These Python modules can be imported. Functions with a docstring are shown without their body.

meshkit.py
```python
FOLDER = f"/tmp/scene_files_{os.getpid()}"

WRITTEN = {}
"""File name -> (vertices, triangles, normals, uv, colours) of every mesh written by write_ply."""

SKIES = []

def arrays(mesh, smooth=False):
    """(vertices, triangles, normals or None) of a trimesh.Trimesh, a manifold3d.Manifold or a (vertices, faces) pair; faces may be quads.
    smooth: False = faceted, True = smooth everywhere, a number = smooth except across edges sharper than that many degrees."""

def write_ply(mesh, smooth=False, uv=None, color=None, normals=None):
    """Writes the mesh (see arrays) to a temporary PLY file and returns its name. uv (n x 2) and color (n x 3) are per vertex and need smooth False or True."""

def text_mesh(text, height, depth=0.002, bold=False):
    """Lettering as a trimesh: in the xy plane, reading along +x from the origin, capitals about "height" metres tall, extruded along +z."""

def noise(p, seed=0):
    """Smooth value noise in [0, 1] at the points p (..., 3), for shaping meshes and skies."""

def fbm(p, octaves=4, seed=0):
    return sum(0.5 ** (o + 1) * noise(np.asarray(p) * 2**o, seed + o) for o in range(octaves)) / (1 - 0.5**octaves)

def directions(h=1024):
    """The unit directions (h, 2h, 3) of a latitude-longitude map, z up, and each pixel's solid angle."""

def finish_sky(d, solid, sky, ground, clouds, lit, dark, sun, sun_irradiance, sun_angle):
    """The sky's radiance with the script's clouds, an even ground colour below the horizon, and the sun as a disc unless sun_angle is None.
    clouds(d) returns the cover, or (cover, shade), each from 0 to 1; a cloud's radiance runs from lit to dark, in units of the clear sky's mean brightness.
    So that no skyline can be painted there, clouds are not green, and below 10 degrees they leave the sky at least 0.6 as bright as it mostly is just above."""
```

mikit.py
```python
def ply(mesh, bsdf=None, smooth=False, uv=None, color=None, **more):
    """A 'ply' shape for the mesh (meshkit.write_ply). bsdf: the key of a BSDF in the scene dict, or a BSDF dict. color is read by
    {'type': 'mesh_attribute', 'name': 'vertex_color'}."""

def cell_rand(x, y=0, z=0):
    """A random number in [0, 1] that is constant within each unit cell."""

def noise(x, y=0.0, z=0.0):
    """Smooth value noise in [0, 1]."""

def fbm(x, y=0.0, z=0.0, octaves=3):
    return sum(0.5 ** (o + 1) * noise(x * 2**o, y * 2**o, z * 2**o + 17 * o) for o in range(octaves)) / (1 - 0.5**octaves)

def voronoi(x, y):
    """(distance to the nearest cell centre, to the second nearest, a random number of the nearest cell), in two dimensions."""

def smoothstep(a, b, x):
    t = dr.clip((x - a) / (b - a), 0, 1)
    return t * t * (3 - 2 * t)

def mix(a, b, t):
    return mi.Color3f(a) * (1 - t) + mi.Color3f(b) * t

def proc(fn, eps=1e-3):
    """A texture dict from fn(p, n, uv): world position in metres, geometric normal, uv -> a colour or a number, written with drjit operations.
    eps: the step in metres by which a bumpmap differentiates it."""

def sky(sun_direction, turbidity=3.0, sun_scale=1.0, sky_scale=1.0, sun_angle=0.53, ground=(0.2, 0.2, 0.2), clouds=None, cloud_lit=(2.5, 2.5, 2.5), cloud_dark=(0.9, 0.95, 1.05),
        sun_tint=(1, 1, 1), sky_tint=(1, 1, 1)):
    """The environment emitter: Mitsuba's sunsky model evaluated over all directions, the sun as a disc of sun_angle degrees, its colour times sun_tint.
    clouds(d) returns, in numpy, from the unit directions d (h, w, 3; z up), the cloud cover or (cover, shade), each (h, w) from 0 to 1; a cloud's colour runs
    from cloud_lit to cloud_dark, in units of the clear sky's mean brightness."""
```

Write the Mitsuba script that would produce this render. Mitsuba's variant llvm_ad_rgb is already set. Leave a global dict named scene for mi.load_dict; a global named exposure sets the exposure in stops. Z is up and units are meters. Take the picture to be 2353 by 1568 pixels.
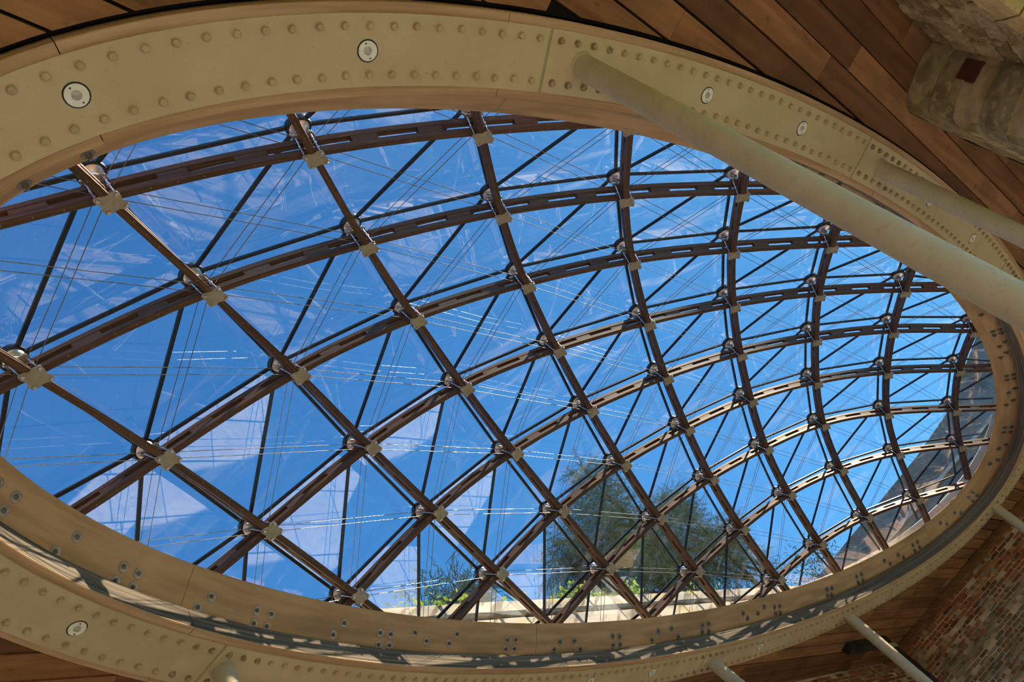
import math, random
import numpy as np, trimesh, drjit as dr, mitsuba as mi, mikit, meshkit
from scipy.interpolate import CubicSpline
from shapely.geometry import Polygon, box, Point, MultiPolygon
from shapely.ops import unary_union
from shapely import affinity
from mikit import proc, noise, fbm, smoothstep, mix, cell_rand, voronoi

T = mi.ScalarTransform4f
scene, labels = {}, {}
rng = np.random.default_rng(7)

# ---------------------------------------------------------------- camera, sky, exposure
CAM = np.array([-5.746, -1.436, -2.9594])
FWD = np.array([0.66651, 0.23992, 0.70584])
DOWN = np.array([0.17055, 0.87262, -0.45766])
scene['camera'] = {'type': 'perspective', 'fov': math.degrees(2 * math.atan(2353 / 2 / 1880.0)), 'fov_axis': 'x', 'near_clip': 0.05, 'far_clip': 500.0,
                   'to_world': T().look_at(origin=CAM.tolist(), target=(CAM + FWD).tolist(), up=(-DOWN).tolist())}
AZ, EL = -40, 36
SUN_AZ, SUN_EL = math.radians(AZ), math.radians(EL)
SUN = [math.cos(SUN_EL) * math.cos(SUN_AZ), math.cos(SUN_EL) * math.sin(SUN_AZ), math.sin(SUN_EL)]
scene['sky'] = mikit.sky(SUN, turbidity=2.6, sun_scale=1.6, sky_scale=1.0, ground=(0.25, 0.22, 0.15), sky_tint=(0.36, 0.98, 1.40))
exposure = 2.5

# ---------------------------------------------------------------- materials
def mat(name, color, rough=0.7, spec=0.3, metallic=0.0, two=True, bump=None, **more):
    b = {'type': 'principled', 'base_color': color if isinstance(color, dict) else {'type': 'rgb', 'value': list(color)}, 'roughness': rough, 'specular': spec, 'metallic': metallic, **more}
    if bump is not None:
        b = {'type': 'bumpmap', 'arbitrary': bump[0], 'scale': bump[1], 'bsdf': b}
    scene[name] = {'type': 'twosided', 'bsdf': b} if two else b
    return name

def mottled(a, b, scale, a2=None, w=0.35, scale2=40.0):
    def fn(p, n, uv):
        t = smoothstep(0.3, 0.7, fbm(p.x * scale, p.y * scale, p.z * scale, 4))
        c = mix(a, b, t)
        if a2 is not None:
            s = smoothstep(0.55, 0.78, fbm(p.x * scale2, p.y * scale2, p.z * scale2, 4))
            c = mix(c, a2, s * w)
        return c
    return proc(fn)

def grain_uv(a, b, su, sv, c2=None, w=0.5):
    """wood with its grain along u (uv in metres)"""
    def fn(p, n, uv):
        g = fbm(uv.x * su, uv.y * sv, 3.7, 4)
        t = smoothstep(0.32, 0.68, g)
        c = mix(a, b, t)
        if c2 is not None:
            k = smoothstep(0.55, 0.72, fbm(uv.x * 1.7 + 9.1, uv.y * 9.0, 1.3, 3))
            c = mix(c, c2, k * w)
        return c
    return proc(fn)

def cream_fn(p, n, uv):
    t = fbm(p.x * 5, p.y * 5, p.z * 5, 4)
    c = mix((0.51, 0.40, 0.235), (0.555, 0.445, 0.27), smoothstep(0.3, 0.7, t))
    d = smoothstep(0.74, 0.86, fbm(p.x * 95, p.y * 95, p.z * 95, 3))
    c = mix(c, (0.30, 0.22, 0.13), d * 0.5)
    m = smoothstep(0.60, 0.78, fbm(p.x * 4.3 + 4, p.y * 4.3, 0.5, 5))
    return mix(c, (0.40, 0.30, 0.18), m * 0.35)
mat('cream_paint', proc(cream_fn), 0.55, 0.35)
mat('shaded_seam_cream', (0.40, 0.33, 0.20), 0.7, 0.2)  # the cream darkened, to give the recessed seams their shade
mat('bolt_paint', mottled((0.50, 0.385, 0.22), (0.42, 0.32, 0.18), 30), 0.5, 0.4)
mat('rusty_bolt', mottled((0.24, 0.17, 0.10), (0.42, 0.31, 0.19), 60), 0.75, 0.3)
mat('column_paint', mottled((0.48, 0.415, 0.285), (0.52, 0.45, 0.315), 9, (0.30, 0.25, 0.16), 0.25, 60), 0.65, 0.12)
mat('sole_timber', grain_uv((0.52, 0.34, 0.20), (0.40, 0.24, 0.13), 2.0, 45.0, (0.62, 0.45, 0.31), 0.5), 0.7, 0.25)
mat('upstand_ply', grain_uv((0.54, 0.35, 0.19), (0.43, 0.265, 0.135), 3.0, 26.0, (0.30, 0.19, 0.11), 0.6), 0.65, 0.3)
mat('weathered_fascia', grain_uv((0.22, 0.19, 0.15), (0.095, 0.08, 0.062), 1.6, 130.0, (0.075, 0.062, 0.048), 0.5), 0.85, 0.15)
mat('curb_stone', mottled((0.62, 0.54, 0.40), (0.74, 0.66, 0.52), 6, (0.4, 0.33, 0.23), 0.5, 30), 0.9, 0.1)
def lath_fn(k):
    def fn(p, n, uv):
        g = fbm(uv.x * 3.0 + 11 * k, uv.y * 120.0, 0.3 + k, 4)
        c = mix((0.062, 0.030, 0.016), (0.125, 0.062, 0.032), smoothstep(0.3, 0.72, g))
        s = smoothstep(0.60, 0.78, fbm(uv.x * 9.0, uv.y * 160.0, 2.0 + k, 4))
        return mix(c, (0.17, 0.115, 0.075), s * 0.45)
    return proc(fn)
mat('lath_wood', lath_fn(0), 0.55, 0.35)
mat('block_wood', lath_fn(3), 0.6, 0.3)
mat('clamp_paint', mottled((0.40, 0.345, 0.25), (0.33, 0.28, 0.20), 20, (0.25, 0.15, 0.08), 0.5, 80), 0.5, 0.45)
scene['steel'] = {'type': 'roughconductor', 'material': 'Cr', 'alpha': 0.18}
scene['bright_steel'] = {'type': 'roughconductor', 'material': 'Cr', 'alpha': 0.22}
mat('cable_wire', (0.26, 0.26, 0.27), 0.33, 0.5, 0.85)
mat('dull_steel', (0.30, 0.28, 0.25), 0.38, 0.5, 0.85)
mat('black_rubber', (0.012, 0.012, 0.013), 0.35, 0.5)
mat('white_enamel', (0.80, 0.78, 0.70), 0.35, 0.5)
mat('lamp_lens', (0.42, 0.40, 0.36), 0.15, 0.6)
mat('black_paint', mottled((0.012, 0.012, 0.013), (0.03, 0.028, 0.026), 9), 0.55, 0.4)
mat('shadow_gap_black', (0.015, 0.013, 0.012), 0.9, 0.1)  # near-black, so the gaps round the ring and boards look shaded
scene['glass'] = {'type': 'thindielectric', 'int_ior': 1.8, 'ext_ior': 1.0}
PL = [((0.27, 0.125, 0.05), (0.185, 0.083, 0.033)), ((0.32, 0.15, 0.061), (0.235, 0.105, 0.041)), ((0.20, 0.091, 0.038), (0.14, 0.063, 0.027)), ((0.36, 0.176, 0.075), (0.27, 0.124, 0.051))]
def plank_fn(a, b, k):
    def fn(p, n, uv):
        g = fbm(p.x * 1.6 + 7 * k, p.y * 30.0, 1.1 * k, 4)
        c = mix(a, b, smoothstep(0.3, 0.7, g))
        m = smoothstep(0.52, 0.70, fbm(p.x * 2.2 + 3 * k, p.y * 4.0, 5.1, 4))
        c = mix(c, (a[0] * 0.5, a[1] * 0.5, a[2] * 0.5), m * 0.6)
        s = smoothstep(0.60, 0.78, fbm(p.x * 18, p.y * 40, 0.7, 4))
        return mix(c, (0.07, 0.04, 0.022), s * 0.45)
    return proc(fn)
for k, (a, b) in enumerate(PL):
    mat(f'plank_wood_{k}', plank_fn(a, b, k), 0.7, 0.25)
def brick_fn(a, b, k):
    def fn(p, n, uv):
        g = fbm(p.x * 22 + k, p.y * 22, p.z * 22, 3)
        c = mix(a, b, smoothstep(0.3, 0.7, g))
        r2 = dr.sqrt(dr.square((p.y - 1.75) / 1.35) + dr.square((p.z + 1.15) / 0.92))
        g2 = smoothstep(0.02, 0.14, fbm(p.x * 3.1 + 2, p.y * 3.1 + 0.7, p.z * 4.5 + 3.3, 4) * 0.9 - 0.42 + 0.9 - r2 * 0.9)   # grey lime bloom, one big ragged patch
        q = fbm(p.x * 6 + 3, p.y * 6, p.z * 15 + k, 4)
        bloom = mix((0.135, 0.105, 0.072), (0.36, 0.29, 0.20), smoothstep(0.34, 0.68, q))
        c = mix(c, bloom, g2 * smoothstep(0.24, 0.36, noise(p.x * 13, p.y * 13, p.z * 24)) * 0.9)
        sp = smoothstep(0.58, 0.70, fbm(p.x * 8, p.y * 8, p.z * 8 + 4, 4))
        return mix(c, (0.56, 0.46, 0.33), sp * 0.55)
    return proc(fn)
BR = [((0.40, 0.13, 0.06), (0.30, 0.095, 0.045)), ((0.33, 0.115, 0.06), (0.23, 0.08, 0.043)), ((0.46, 0.175, 0.085), (0.36, 0.13, 0.062)), ((0.19, 0.08, 0.05), (0.13, 0.056, 0.037))]
for k, (a, b) in enumerate(BR):
    mat(f'brick_{k}', brick_fn(a, b, k), 0.9, 0.1)
def mortar_fn(p, n, uv):
    t = fbm(p.x * 6, p.y * 6, p.z * 6, 4)
    c = mix((0.68, 0.53, 0.39), (0.46, 0.355, 0.25), smoothstep(0.3, 0.7, t))
    q = smoothstep(0.50, 0.66, fbm(p.x * 2.6 + 3, p.y * 2.6, p.z * 4 + 1, 4))
    return mix(c, (0.24, 0.19, 0.135), q * 0.8)
mat('mortar', proc(mortar_fn), 0.95, 0.05)
ST = [((0.36, 0.29, 0.16), (0.20, 0.16, 0.085)), ((0.30, 0.24, 0.135), (0.165, 0.13, 0.075)), ((0.40, 0.32, 0.18), (0.23, 0.18, 0.10)), ((0.27, 0.215, 0.13), (0.155, 0.12, 0.075))]
for k, (a, b) in enumerate(ST):
    mat(f'pier_stone_{k}', mottled(a, b, 11 + k, (0.48, 0.41, 0.27), 0.5, 30), 0.95, 0.08)
mat('warm_stone', mottled((0.55, 0.41, 0.20), (0.42, 0.30, 0.15), 9, (0.26, 0.2, 0.12), 0.5, 40), 0.95, 0.08)
mat('rubble_stone', mottled((0.44, 0.34, 0.21), (0.28, 0.205, 0.12), 10, (0.62, 0.50, 0.36), 0.6, 30), 0.95, 0.05)
mat('dark_rubble', mottled((0.31, 0.215, 0.12), (0.19, 0.13, 0.07), 13, (0.52, 0.40, 0.28), 0.6, 32), 0.95, 0.05)
mat('red_infill', mottled((0.10, 0.035, 0.026), (0.07, 0.026, 0.02), 14), 0.9, 0.1)
mat('pale_mortar', mottled((0.42, 0.33, 0.21), (0.30, 0.23, 0.14), 14), 0.95, 0.05)
def floor_fn(k):
    def fn(p, n, uv):
        t = fbm(p.x * 3 + k, p.y * 3, 0.3, 4)
        c = mix((0.63, 0.67, 0.69), (0.54, 0.57, 0.58), smoothstep(0.3, 0.7, t))
        return mix(c, (0.42, 0.42, 0.40), 0.5 * smoothstep(0.62, 0.75, noise(p.x * 21, p.y * 21, k)))
    return proc(fn)
for k in range(2):
    mat(f'flagstone_{k}', floor_fn(k), 0.9, 0.1)
mat('floor_joint', (0.10, 0.085, 0.065), 0.95, 0.05)
mat('limewash_grey', mottled((0.36, 0.33, 0.29), (0.25, 0.23, 0.20), 5), 0.95, 0.05)
mat('limewash', mottled((0.40, 0.34, 0.25), (0.33, 0.28, 0.20), 2), 0.95, 0.05)
mat('plaster', mottled((0.42, 0.35, 0.26), (0.34, 0.28, 0.20), 2), 0.95, 0.05)
def coping_fn(p, n, uv):
    t = fbm(p.x * 3, p.y * 3, p.z * 9, 4)
    c = mix((0.46, 0.425, 0.34), (0.33, 0.30, 0.24), smoothstep(0.3, 0.7, t))
    a, b = p.x * 0.8 + p.z * 0.6, p.z * 0.8 - p.x * 0.6
    m = smoothstep(0.50, 0.66, fbm(a * 3.0, p.y * 5, b * 16.0, 5))
    c = mix(c, (0.12, 0.10, 0.06), m * 0.8)
    y = smoothstep(0.60, 0.72, fbm(p.x * 2.6 + 7, p.y * 3, p.z * 4, 4))
    return mix(c, (0.50, 0.40, 0.17), y * 0.5)
mat('parapet_stone', proc(coping_fn), 0.95, 0.05)
mat('gable_stone', mottled((0.30, 0.29, 0.26), (0.20, 0.195, 0.175), 3.0, (0.16, 0.17, 0.10), 0.7, 7), 0.95, 0.05)
mat('grass', mottled((0.10, 0.16, 0.035), (0.06, 0.10, 0.02), 1.5), 0.95, 0.05)
mat('bark', mottled((0.10, 0.075, 0.05), (0.05, 0.04, 0.03), 12), 0.95, 0.05)
def leaf(name, col, trans):
    scene[name] = {'type': 'principledthin', 'base_color': {'type': 'rgb', 'value': list(col)}, 'roughness': 0.6, 'diff_trans': trans}
leaf('cedar_needles', (0.060, 0.092, 0.052), 0.55)
leaf('ivy_leaf', (0.26, 0.36, 0.055), 1.0)
leaf('dry_grass', (0.30, 0.33, 0.14), 0.8)
def grime_fn(p, n, uv):
    g = fbm(uv.x * 4.0, uv.y * 260.0, 0.7, 3)
    return 0.15 * smoothstep(0.40, 0.72, g)
def dust_fn(p, n, uv):
    a, b = p.x * 0.75 - p.y * 0.66, p.x * 0.66 + p.y * 0.75
    wisp = smoothstep(0.50, 0.72, fbm(a * 2.2 + 0.5 * b, b * 13.0, p.z * 2.0, 4))
    cl = smoothstep(0.46, 0.66, fbm(p.x * 1.3 + 5, p.y * 1.3, 2.2, 3))
    sp = smoothstep(0.86, 0.93, noise(p.x * 90, p.y * 90, 1.0))
    return 0.10 * wisp * cl + 0.03 * sp + 0.0015
FILM = {'type': 'principledthin', 'base_color': {'type': 'rgb', 'value': [0.9, 0.9, 0.9]}, 'roughness': 0.9, 'diff_trans': 1.3}
scene['grime_film'] = {'type': 'mask', 'opacity': proc(grime_fn), 'bsdf': FILM}
scene['dust_film'] = {'type': 'mask', 'opacity': proc(dust_fn), 'bsdf': FILM}

# ---------------------------------------------------------------- helpers
def put(key, mesh, m, smooth=False, uv=None, to_world=None, **kw):
    d = mesh if isinstance(mesh, dict) else mikit.ply(mesh, m, smooth, uv=uv)
    if to_world is not None:
        d = {**d, 'to_world': to_world}
    assert key not in scene, key
    scene[key] = d
    return key
class Numbers(dict):
    def __call__(self, base):
        n = self.get(base, 0); self[base] = n + 1
        return base if n == 0 else f'{base}_{n:03d}'
num = Numbers()
def tag(key, label=None, cat=None, group=None, kind=None):
    d = labels.setdefault(key, {})
    for k, v in (('label', label), ('category', cat), ('group', group), ('kind', kind)):
        if v: d[k] = v
def frame_tf(o, x, y, z):
    m = np.eye(4); m[:3, 0], m[:3, 1], m[:3, 2], m[:3, 3] = x, y, z, o
    return T(m)
def cat_mesh(ms):
    return trimesh.util.concatenate(ms)
def cyl(r, z0, z1, n=12, c=(0, 0)):
    m = trimesh.creation.cylinder(r, z1 - z0, sections=n); m.apply_translation([c[0], c[1], (z0 + z1) / 2]); return m
def bx(x0, x1, y0, y1, z0, z1):
    m = trimesh.creation.box([x1 - x0, y1 - y0, z1 - z0]); m.apply_translation([(x0 + x1) / 2, (y0 + y1) / 2, (z0 + z1) / 2]); return m
def chamfer_box(sx, sy, sz, c):
    """a block with its corners rubbed off: hull of three boxes"""
    pts = []
    for dx, dy, dz in ((c, c, 0), (c, 0, c), (0, c, c)):
        for a in (-1, 1):
            for b in (-1, 1):
                for e in (-1, 1):
                    pts.append([a * (sx / 2 - dx), b * (sy / 2 - dy), e * (sz / 2 - dz)])
    return trimesh.convex.convex_hull(np.array(pts))
def lathe(profile, n=20):
    return trimesh.creation.revolve(np.array(profile, float), sections=n)
def extrude(poly, h, z=0.0):
    polys = [g for g in getattr(poly, 'geoms', [poly]) if g.geom_type == 'Polygon' and g.area > 1e-6]
    ms = [trimesh.creation.extrude_polygon(g, h, engine='earcut') for g in polys]
    m = cat_mesh(ms); m.apply_translation([0, 0, z]); return m

# ring ellipse: arc length s, outward offset d
EA, EB = 5.5, 2.0328
_t = np.linspace(0, 2 * np.pi, 8001)
_S = np.concatenate([[0], np.cumsum(np.hypot(np.diff(EA * np.cos(_t)), np.diff(EB * np.sin(_t))))])
PER = _S[-1]
def ring_normal(s):
    th = np.interp(np.mod(s, PER), _S, _t)
    n = np.stack([np.cos(th) / EA, np.sin(th) / EB], -1); n /= np.linalg.norm(n, axis=-1, keepdims=True)
    return th, n
def ring(s, d, z=0.0):
    th, n = ring_normal(s)
    x = EA * np.cos(th) + d * n[..., 0]; y = EB * np.sin(th) + d * n[..., 1]
    return np.stack([x, y, np.broadcast_to(z, np.shape(x))], -1)
def ellipse_poly(d, n=360):
    return Polygon(ring(np.linspace(0, PER, n, endpoint=False), d)[:, :2])
def ring_sweep(profile, s0, s1, step=0.11, caps=True):
    """closed profile [(d,z)...] swept along the ring; uv in metres: u along, v around the profile"""
    n = max(2, int(math.ceil((s1 - s0) / step)) + 1)
    ss = np.linspace(s0, s1, n); k = len(profile)
    V, F, UV = [], [], []
    pr = np.array(profile, float); lens = np.concatenate([[0], np.cumsum(np.linalg.norm(np.diff(np.vstack([pr, pr[:1]]), axis=0), axis=1))])
    for e in range(k):
        a, b = pr[e], pr[(e + 1) % k]
        base = len(V)
        A = ring(ss, a[0], a[1]); B = ring(ss, b[0], b[1])
        for i in range(n):
            V += [A[i], B[i]]; UV += [(ss[i], lens[e]), (ss[i], lens[e + 1])]
        for i in range(n - 1):
            p = base + 2 * i
            F += [(p, p + 1, p + 3), (p, p + 3, p + 2)]
    if caps:
        tri = trimesh.creation.triangulate_polygon(Polygon(pr), engine='earcut')
        tv, tf = tri[0], tri[1]
        for s in (s0, s1):
            base = len(V)
            for q in tv:
                V.append(ring(s, q[0], q[1])); UV.append((s + q[0], q[1]))
            F += [tuple(base + np.array(f)) for f in tf]
    return (np.array(V), np.array(F)), np.array(UV)

# dome surface at the underside of the lattice clamps
HC = [0.8126, 0.6328, 0.1383, -0.8775, -0.268, -0.7246]
AI, BI, ZT = 5.33, 1.86278, 0.3088
def dome(x, y):
    u, v = (x / AI) ** 2, (y / BI) ** 2
    return ZT + (1 - u - v) * (HC[0] + HC[1] * u + HC[2] * v + HC[3] * u * u + HC[4] * v * v + HC[5] * u * v)
def dome_n(x, y):
    e = 1e-3
    gx = (dome(x + e, y) - dome(x - e, y)) / (2 * e); gy = (dome(x, y + e) - dome(x, y - e)) / (2 * e)
    n = np.stack([-gx, -gy, np.ones_like(gx)], -1); return n / np.linalg.norm(n, axis=-1, keepdims=True)
NODE = {(0, 0): (-4.842, -0.474), (0, 1): (-4.086, -0.895), (0, 2): (-3.33, -1.279), (0, 3): (-2.555, -1.642), (1, -1): (-4.898, 0.332), (1, 0): (-4.219, -0.09), (1, 1): (-3.461, -0.487), (1, 2): (-2.718, -0.892), (1, 3): (-1.973, -1.268), (1, 4): (-1.197, -1.613), (2, -1): (-4.205, 0.734), (2, 0): (-3.529, 0.325), (2, 1): (-2.813, -0.081), (2, 2): (-2.071, -0.479), (2, 3): (-1.319, -0.877), (2, 4): (-0.554, -1.232), (2, 5): (0.206, -1.586), (3, -1): (-3.509, 1.134), (3, 0): (-2.849, 0.746), (3, 1): (-2.154, 0.338), (3, 2): (-1.414, -0.054), (3, 3): (-0.644, -0.448), (3, 4): (0.123, -0.823), (3, 5): (0.877, -1.192), (3, 6): (1.612, -1.54), (4, -1): (-2.82, 1.519), (4, 0): (-2.174, 1.139), (4, 1): (-1.478, 0.76), (4, 2): (-0.763, 0.371), (4, 3): (-0.018, -0.028), (4, 4): (0.754, -0.417), (4, 5): (1.544, -0.79), (4, 6): (2.274, -1.156), (4, 7): (3.048, -1.496), (5, 0): (-1.521, 1.513), (5, 1): (-0.842, 1.145), (5, 2): (-0.135, 0.777), (5, 3): (0.608, 0.394), (5, 4): (1.364, -0.002), (5, 5): (2.148, -0.374), (5, 6): (2.926, -0.736), (5, 7): (3.665, -1.07), (6, 1): (-0.228, 1.529), (6, 2): (0.47, 1.174), (6, 3): (1.201, 0.809), (6, 4): (1.965, 0.434), (6, 5): (2.708, 0.04), (6, 6): (3.5, -0.314), (6, 7): (4.29, -0.642), (7, 2): (1.04, 1.552), (7, 3): (1.78, 1.2), (7, 4): (2.531, 0.826), (7, 5): (3.301, 0.452), (7, 6): (4.058, 0.081), (7, 7): (4.848, -0.269), (8, 3): (2.37, 1.572), (8, 4): (3.109, 1.217), (8, 5): (3.891, 0.85), (8, 6): (4.665, 0.5)}
ORD = ['first', 'second', 'third', 'fourth', 'fifth', 'sixth', 'seventh', 'eighth', 'ninth', 'tenth', 'eleventh', 'twelfth', 'thirteenth', 'fourteenth', 'fifteenth']

# ---------------------------------------------------------------- the setting: floor, walls, ceiling, roof deck
ZF, ZC = -4.4, 0.05
XL = -8.5
YN, YP = -2.95, 2.75
W1 = lambda y: 6.15 + 0.348 * (2.44 - y)          # the skewed brick end wall
room = Polygon([(XL, YN), (W1(YN), YN), (W1(YP), YP), (XL, YP)])

put('floor', extrude(room.buffer(0.3), 0.25, ZF - 0.29), 'floor_joint'); tag('floor', 'pale flagstone floor of the orangery, seen mirrored in the glass', kind='structure')
yy = YN; r_i = 0
fl = random.Random(3)
slab_no = 0
while yy < YP - 0.05:
    hgt = fl.choice([0.42, 0.5, 0.58]); y1 = min(yy + hgt, YP)
    xx = XL + fl.uniform(-0.6, 0)
    while xx < 8.4:
        w = fl.uniform(0.55, 1.05)
        g = box(xx, yy, xx + w, y1).intersection(room)
        if g.area > 0.03:
            g = g.buffer(-0.013, join_style=2)
            if not g.is_empty and g.geom_type == 'Polygon':
                put(num('floor__flagstone'), extrude(g, 0.04 + fl.uniform(-0.002, 0.002), ZF - 0.04), f'flagstone_{slab_no % 2}'); slab_no += 1
        xx += w
    yy = y1

# ceiling boards
hole = ellipse_poly(0.325)
yaw = 0.0353
inner_room = Polygon([(XL, YN), (W1(YN) - 0.42, YN), (W1(YP) - 0.42, YP), (XL, YP)])
pier_plan = Polygon([(-0.79, -2.97), (-0.82, -2.87), (-0.812, -2.75), (-0.77, -2.64), (-0.70, -2.56), (-0.62, -2.545), (0.3, -2.665), (1.13, -2.8), (2.3, -2.97)])
cl = random.Random(5)
put('ceiling', extrude(room.buffer(0.25).difference(ellipse_poly(0.31)), 0.03, ZC + 0.035), 'shadow_gap_black'); tag('ceiling', 'dark brown boarded ceiling around the oval rooflight', kind='structure')
pitch = 0.157
for k in range(-16, 26):
    y0 = -0.87 + pitch * k
    x = XL - 0.5 - cl.uniform(0, 2.5)
    gap = 0.004 if cl.random() < 0.45 else 0.009
    while x < 8.5:
        w = cl.uniform(1.5, 3.4)
        g = box(x + 0.0015, y0 + gap, x + w - 0.0015, y0 + pitch - gap)
        g = affinity.rotate(g, math.degrees(yaw), origin=(0, 0))
        g = g.intersection(inner_room).difference(hole).difference(pier_plan)
        for gg in getattr(g, 'geoms', [g]):
            if gg.geom_type == 'Polygon' and gg.area > 0.004:
                put(num('ceiling__board'), extrude(gg, 0.028, ZC + cl.uniform(-0.004, 0.004)), f'plank_wood_{cl.randrange(4)}')
        x += w
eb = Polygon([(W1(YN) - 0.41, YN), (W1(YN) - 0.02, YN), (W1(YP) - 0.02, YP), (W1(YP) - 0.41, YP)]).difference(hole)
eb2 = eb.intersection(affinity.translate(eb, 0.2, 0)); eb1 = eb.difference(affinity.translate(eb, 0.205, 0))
for g, k in ((eb1, 2), (eb2, 0)):  # darker wood paints in the shade where light falls off at this end
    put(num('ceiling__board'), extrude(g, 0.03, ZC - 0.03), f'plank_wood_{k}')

# roof deck that shades the room, with the oval opening
deck = Polygon([(XL - 0.6, YN - 0.6), (W1(YN) + 0.5, YN - 0.6), (W1(YP) + 0.5, YP + 0.5), (XL - 0.6, YP + 0.5)]).difference(ellipse_poly(0.10))
put('roof_deck', extrude(deck, 0.12, 0.14), 'shadow_gap_black'); tag('roof_deck', 'flat roof deck over the boarded ceiling', kind='structure')

# ---- brick laying on a vertical plane from o along u; bricks proud of the mortar
def brick_mesh(lx, ly, lz, seed):
    m = chamfer_box(lx, ly, lz, 0.004)
    return m
brick_cache = {}
def lay_bricks(holder, o, u, n, length, z_top, courses, x_lo, max_parts, brickL=0.150, brickH=0.043, joint=0.0085, seed=1, rank=None):
    rr = random.Random(seed); cells = []
    for c in range(courses):
        zc = z_top - (c + 0.5) * (brickH + joint)
        x = x_lo - (0.5 * brickL if c % 2 else 0.0)
        header = (c % 4 == 3)
        while x < length:
            L = (0.07 if header else brickL) * (1 + rr.uniform(-0.03, 0.03))
            if x > x_lo - 0.12: cells.append((x + L / 2, zc + rr.uniform(-.003, .003), L, rr.uniform(-0.027, -0.016), rr.choice([0, 0, 1, 1, 2, 3])))
            x += L + joint
    cells.sort(key=rank)
    rest = []
    for i, (x, z, L, pr, k) in enumerate(cells):
        P = np.array(o) + np.array(u) * x + np.array(n) * pr; P[2] = z
        key = (round(L / 0.006), k)
        if i < max_parts:
            if key not in brick_cache:
                brick_cache[key] = mikit.ply(chamfer_box(key[0] * 0.006, 0.05, brickH, 0.003), f'brick_{k}')
            put(num(holder + '__brick'), brick_cache[key], None, to_world=frame_tf(P, u, n, [0, 0, 1]))
        else:
            m = chamfer_box(L, 0.05, brickH, 0.004); R = np.eye(4); R[:3, 0], R[:3, 1], R[:3, 3] = u, n, P; m.apply_transform(R); rest.append(m)
    if rest:
        put(holder + '__brickwork', cat_mesh(rest), 'brick_1'); tag(holder + '__brickwork', kind='stuff')

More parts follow.
